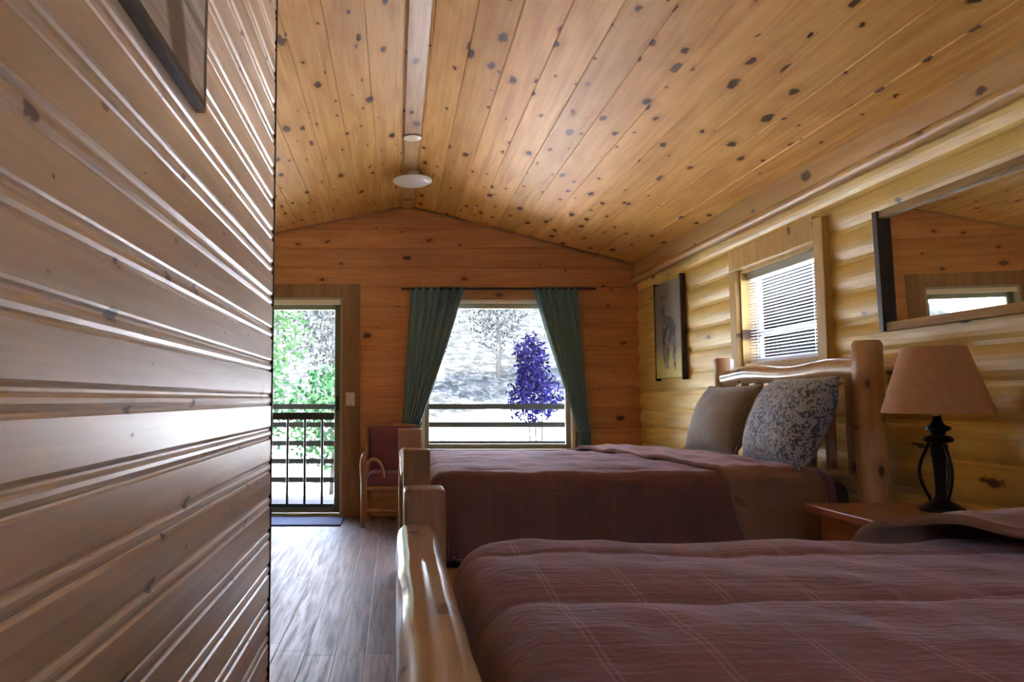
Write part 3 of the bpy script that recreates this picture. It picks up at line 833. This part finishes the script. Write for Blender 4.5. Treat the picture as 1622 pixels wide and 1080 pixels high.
for sgn, edge in ((-1, LX-2.2), (1, RX+.6)):
    x0, x1 = RIX, edge
    y0, y1 = FY+.45, 9.3
    m.quad([(x0, y0, RIZ+.02), (x0, y1, RIZ+.02), (x1, y1, ceil_z(x1)+.02), (x1, y0, ceil_z(x1)+.02)])
    m.quad([(x0, y0, RIZ+.14), (x0, y1, RIZ+.14), (x1, y1, ceil_z(x1)+.14), (x1, y0, ceil_z(x1)+.14)])
    m.quad([(x0, y1, RIZ+.02), (x1, y1, ceil_z(x1)+.02), (x1, y1, ceil_z(x1)+.14), (x0, y1, RIZ+.14)])
    m.quad([(x1, y0, ceil_z(x1)+.02), (x1, y1, ceil_z(x1)+.02), (x1, y1, ceil_z(x1)+.14), (x1, y0, ceil_z(x1)+.14)])
st(m.build('deck_shade_roof', M_ceil))  # unseen porch roof, added and widened to keep the sun off the deck
o = thing('deck_railing', (0, 8.62, 0), 'dark wooden deck railing with level rails outside the gable wall', 'railing')
for z in (1.005, .80, .59, .39, .18):
    MB().box((-5, -.02, z-.03), (6, .02, z+.03), .004).build('rail', M_rail, o)
for x in (-2.6, -1.75, 2.2, 4.2):
    MB().box((x-.045, -.045, -.02), (x+.045, .045, 1.08), .004).build('post', M_rail, o)

def leaf_mat(name, a, b):
    t = NT(name)
    n = t.noise(t.obj(), 5, 3)
    t.set(Base_Color=t.mix(t.mapr(n, .35, .65), a, b), Roughness=.8, Specular_IOR_Level=0.)
    return t.m
M_leafs = [leaf_mat('leaf_pale_green', (.012, .028, .010, 1), (.026, .043, .019, 1)), leaf_mat('leaf_grey_green', (.010, .012, .0105, 1), (.026, .028, .027, 1)), leaf_mat('leaf_bright_green', (.007, .027, .010, 1), (.021, .046, .019, 1))]
M_bark = plain('grey_bark', (.035, .033, .03, 1), .9, var=.4, bump=.6, Specular_IOR_Level=0.)
def crown(c, rx, rz, n, size, seed):
    R = random.Random(seed); m = MB()
    for i in range(n):
        while True:
            p = Vector((R.uniform(-1, 1), R.uniform(-1, 1), R.uniform(-1, 1)))
            if .25 < p.length < 1: break
        p = Vector((p.x*rx, p.y*rx, p.z*rz))*(1+.25*noise.noise(p*2.1+Vector((seed, 0, 0))))
        q = Vector(c)+p
        a = Vector((R.gauss(0, 1), R.gauss(0, 1), R.gauss(0, 1))).normalized(); b = a.orthogonal().normalized()
        s_ = size*R.uniform(.6, 1.3)
        m.quad([q-a*s_-b*s_*.1, q+b*s_*.5, q+a*s_, q-b*s_*.5])
    return m
def tree(loc, h, rx, rz, n, size, mat, label, group, seed, stems=1):
    o = thing('leafy_tree', loc, label, 'tree', group)
    R = random.Random(seed)
    m = MB()
    m.tube([(0, 0, -.3), (.05, 0, h*.3), (0, .05, h*.6), (.05, 0, h*.95)], [h*.022, h*.018, h*.013, h*.006], 10)
    for k in range(7):
        a = R.uniform(0, 6.28); z = h*R.uniform(.35, .75)
        m.tube([(0, 0, z), (rx*.4*math.cos(a), rx*.4*math.sin(a), z+h*.1), (rx*.8*math.cos(a), rx*.8*math.sin(a), z+h*.17)], [h*.009, h*.006, h*.003], 6)
    m.build('trunk', M_bark, o, smooth=True)
    crown((0, 0, h-rz*.8), rx, rz, n, size, seed).build('crown', mat, o)
    return o
trees = [
 ((-2.75, 12.3, -.5), 2.5, 1.0, 1.15, 2800, .06, 2, 'bright green bushy tree seen through the glass door, nearest the deck'),
 ((-1.15, 13.4, -.5), 2.0, .75, .95, 1700, .06, 2, 'bright green low tree seen through the right part of the glass door'),
 ((-3.7, 18.5, -.5), 5.2, 1.5, 2.0, 1900, .09, 0, 'pale green tall tree behind the bushy ones beyond the glass door'),
 ((-1.6, 23., -.5), 5.6, 1.6, 2.2, 1900, .09, 1, 'grey green hazy tree far behind the others beyond the glass door'),
 ((1.0, 28.5, 1.4), 4.6, 1.3, 1.9, 1300, .09, 1, 'grey tree on the slope at the left of the gable window view'),
 ((4.0, 29.5, 1.8), 4.6, 1.3, 1.9, 1300, .09, 1, 'grey tree on the slope at the middle of the gable window view'),
 ((6.9, 28., 1.2), 4.8, 1.4, 2.0, 1300, .09, 1, 'grey tree on the slope behind the blue flowering shrub'),
]
for i, (lc, h, rx, rz, n, sz, mi, lb) in enumerate(trees):
    tree(lc, h, rx, rz, n, sz, M_leafs[mi], lb, 'trees beyond the deck', i+3)
# trees by the small side window
for i, (lc, lb) in enumerate([((5.6, 7.6, -.4), 'bare grey tree beyond the blind of the small window, farther one'), ((8.2, 11.6, -.4), 'bare grey tree beyond the blind of the small window, behind the other')]):
    tree(lc, 4.2, 1.5, 1.6, 900, .09, M_leafs[1], lb, 'trees beyond the small window', 40+i)
st(MB().box((RX+.16, -8, -.7), (30, 8.7, -.5)).build('ground_2', M_ground))
st(MB().box((-30, -8, -.7), (LX-.2, 8.7, -.5)).build('ground_3', M_ground))
st(MB().box((-30, -40, -.7), (30, -8, -.5)).build('ground_4', M_ground))
st(MB().box((LX-.2, -8, -.7), (RX+.16, BY-.2, -.5)).build('ground_5', M_ground))
# purple-blue flowering shrub behind the railing
M_bloom = leaf_mat('violet_blossom', (.006, .006, .04, 1), (.016, .016, .085, 1))
o = thing('flowering_shrub', (1.66, 9.05, -.5), 'violet blue flowering shrub on thin stems outside the gable window', 'shrub')
m = MB()
for k in range(3): m.tube([(-.06+.07*k, 0, 0), (-.04+.06*k, .02, .9), (-.10+.10*k, 0, 1.7)], [.014, .011, .006], 8)
m.build('stem', M_bark, o, smooth=True)
m = crown((-.05, 0, 2.1), .20, .30, 420, .035, 71)
m2 = crown((.0, 0, 1.62), .33, .34, 900, .035, 72)
m3 = crown((-.02, 0, 1.9), .20, .4, 420, .035, 73)
for q in (m2, m3):
    me = bpy.data.meshes.new('tmp'); q.bm.to_mesh(me); m.bm.from_mesh(me); bpy.data.meshes.remove(me); q.bm.free()
m.build('blossom', M_bloom, o)

# ------------------------------------------------------------------ light
wd = bpy.data.worlds.new('sky'); S.world = wd; wd.use_nodes = True
nt = wd.node_tree; bg = nt.nodes['Background']
tc = nt.nodes.new('ShaderNodeTexCoord'); sx = nt.nodes.new('ShaderNodeSeparateXYZ'); nt.links.new(tc.outputs['Generated'], sx.inputs[0])
rp = nt.nodes.new('ShaderNodeValToRGB'); nt.links.new(sx.outputs[2], rp.inputs[0])
rp.color_ramp.elements[0].position = .0; rp.color_ramp.elements[0].color = (.80, .82, .85, 1)
rp.color_ramp.elements[1].position = .5; rp.color_ramp.elements[1].color = (1.9, 2.3, 3.1, 1)
nt.links.new(rp.outputs[0], bg.inputs[0]); bg.inputs[1].default_value = 1.6
sun = bpy.data.lights.new('sun', 'SUN'); sun.energy = 14; sun.angle = .02; sun.color = (1, .93, .82)
so = bpy.data.objects.new('sun', sun); C.objects.link(so)
so.rotation_euler = Vector((.55, .12, -.83)).to_track_quat('-Z', 'Y').to_euler()

# ------------------------------------------------------------------ camera
cam = bpy.data.cameras.new('camera'); co = bpy.data.objects.new('camera', cam); C.objects.link(co)
cam.sensor_width = 36; cam.lens = 1193/1622*36; cam.shift_x = (811-627)/1622; cam.clip_start = .02
co.location = (0, 0, 1.09); co.rotation_euler = (PI/2+math.atan(92/1193), 0, 0)
S.camera = co
S.view_settings.view_transform = 'Standard'; S.view_settings.look = 'None'; S.view_settings.gamma = 1; S.view_settings.use_curve_mapping = False
S.view_settings.exposure = 3.2
S.cycles.max_bounces = 12; S.cycles.diffuse_bounces = 8; S.cycles.transparent_max_bounces = 24
S.cycles.sample_clamp_indirect = 12
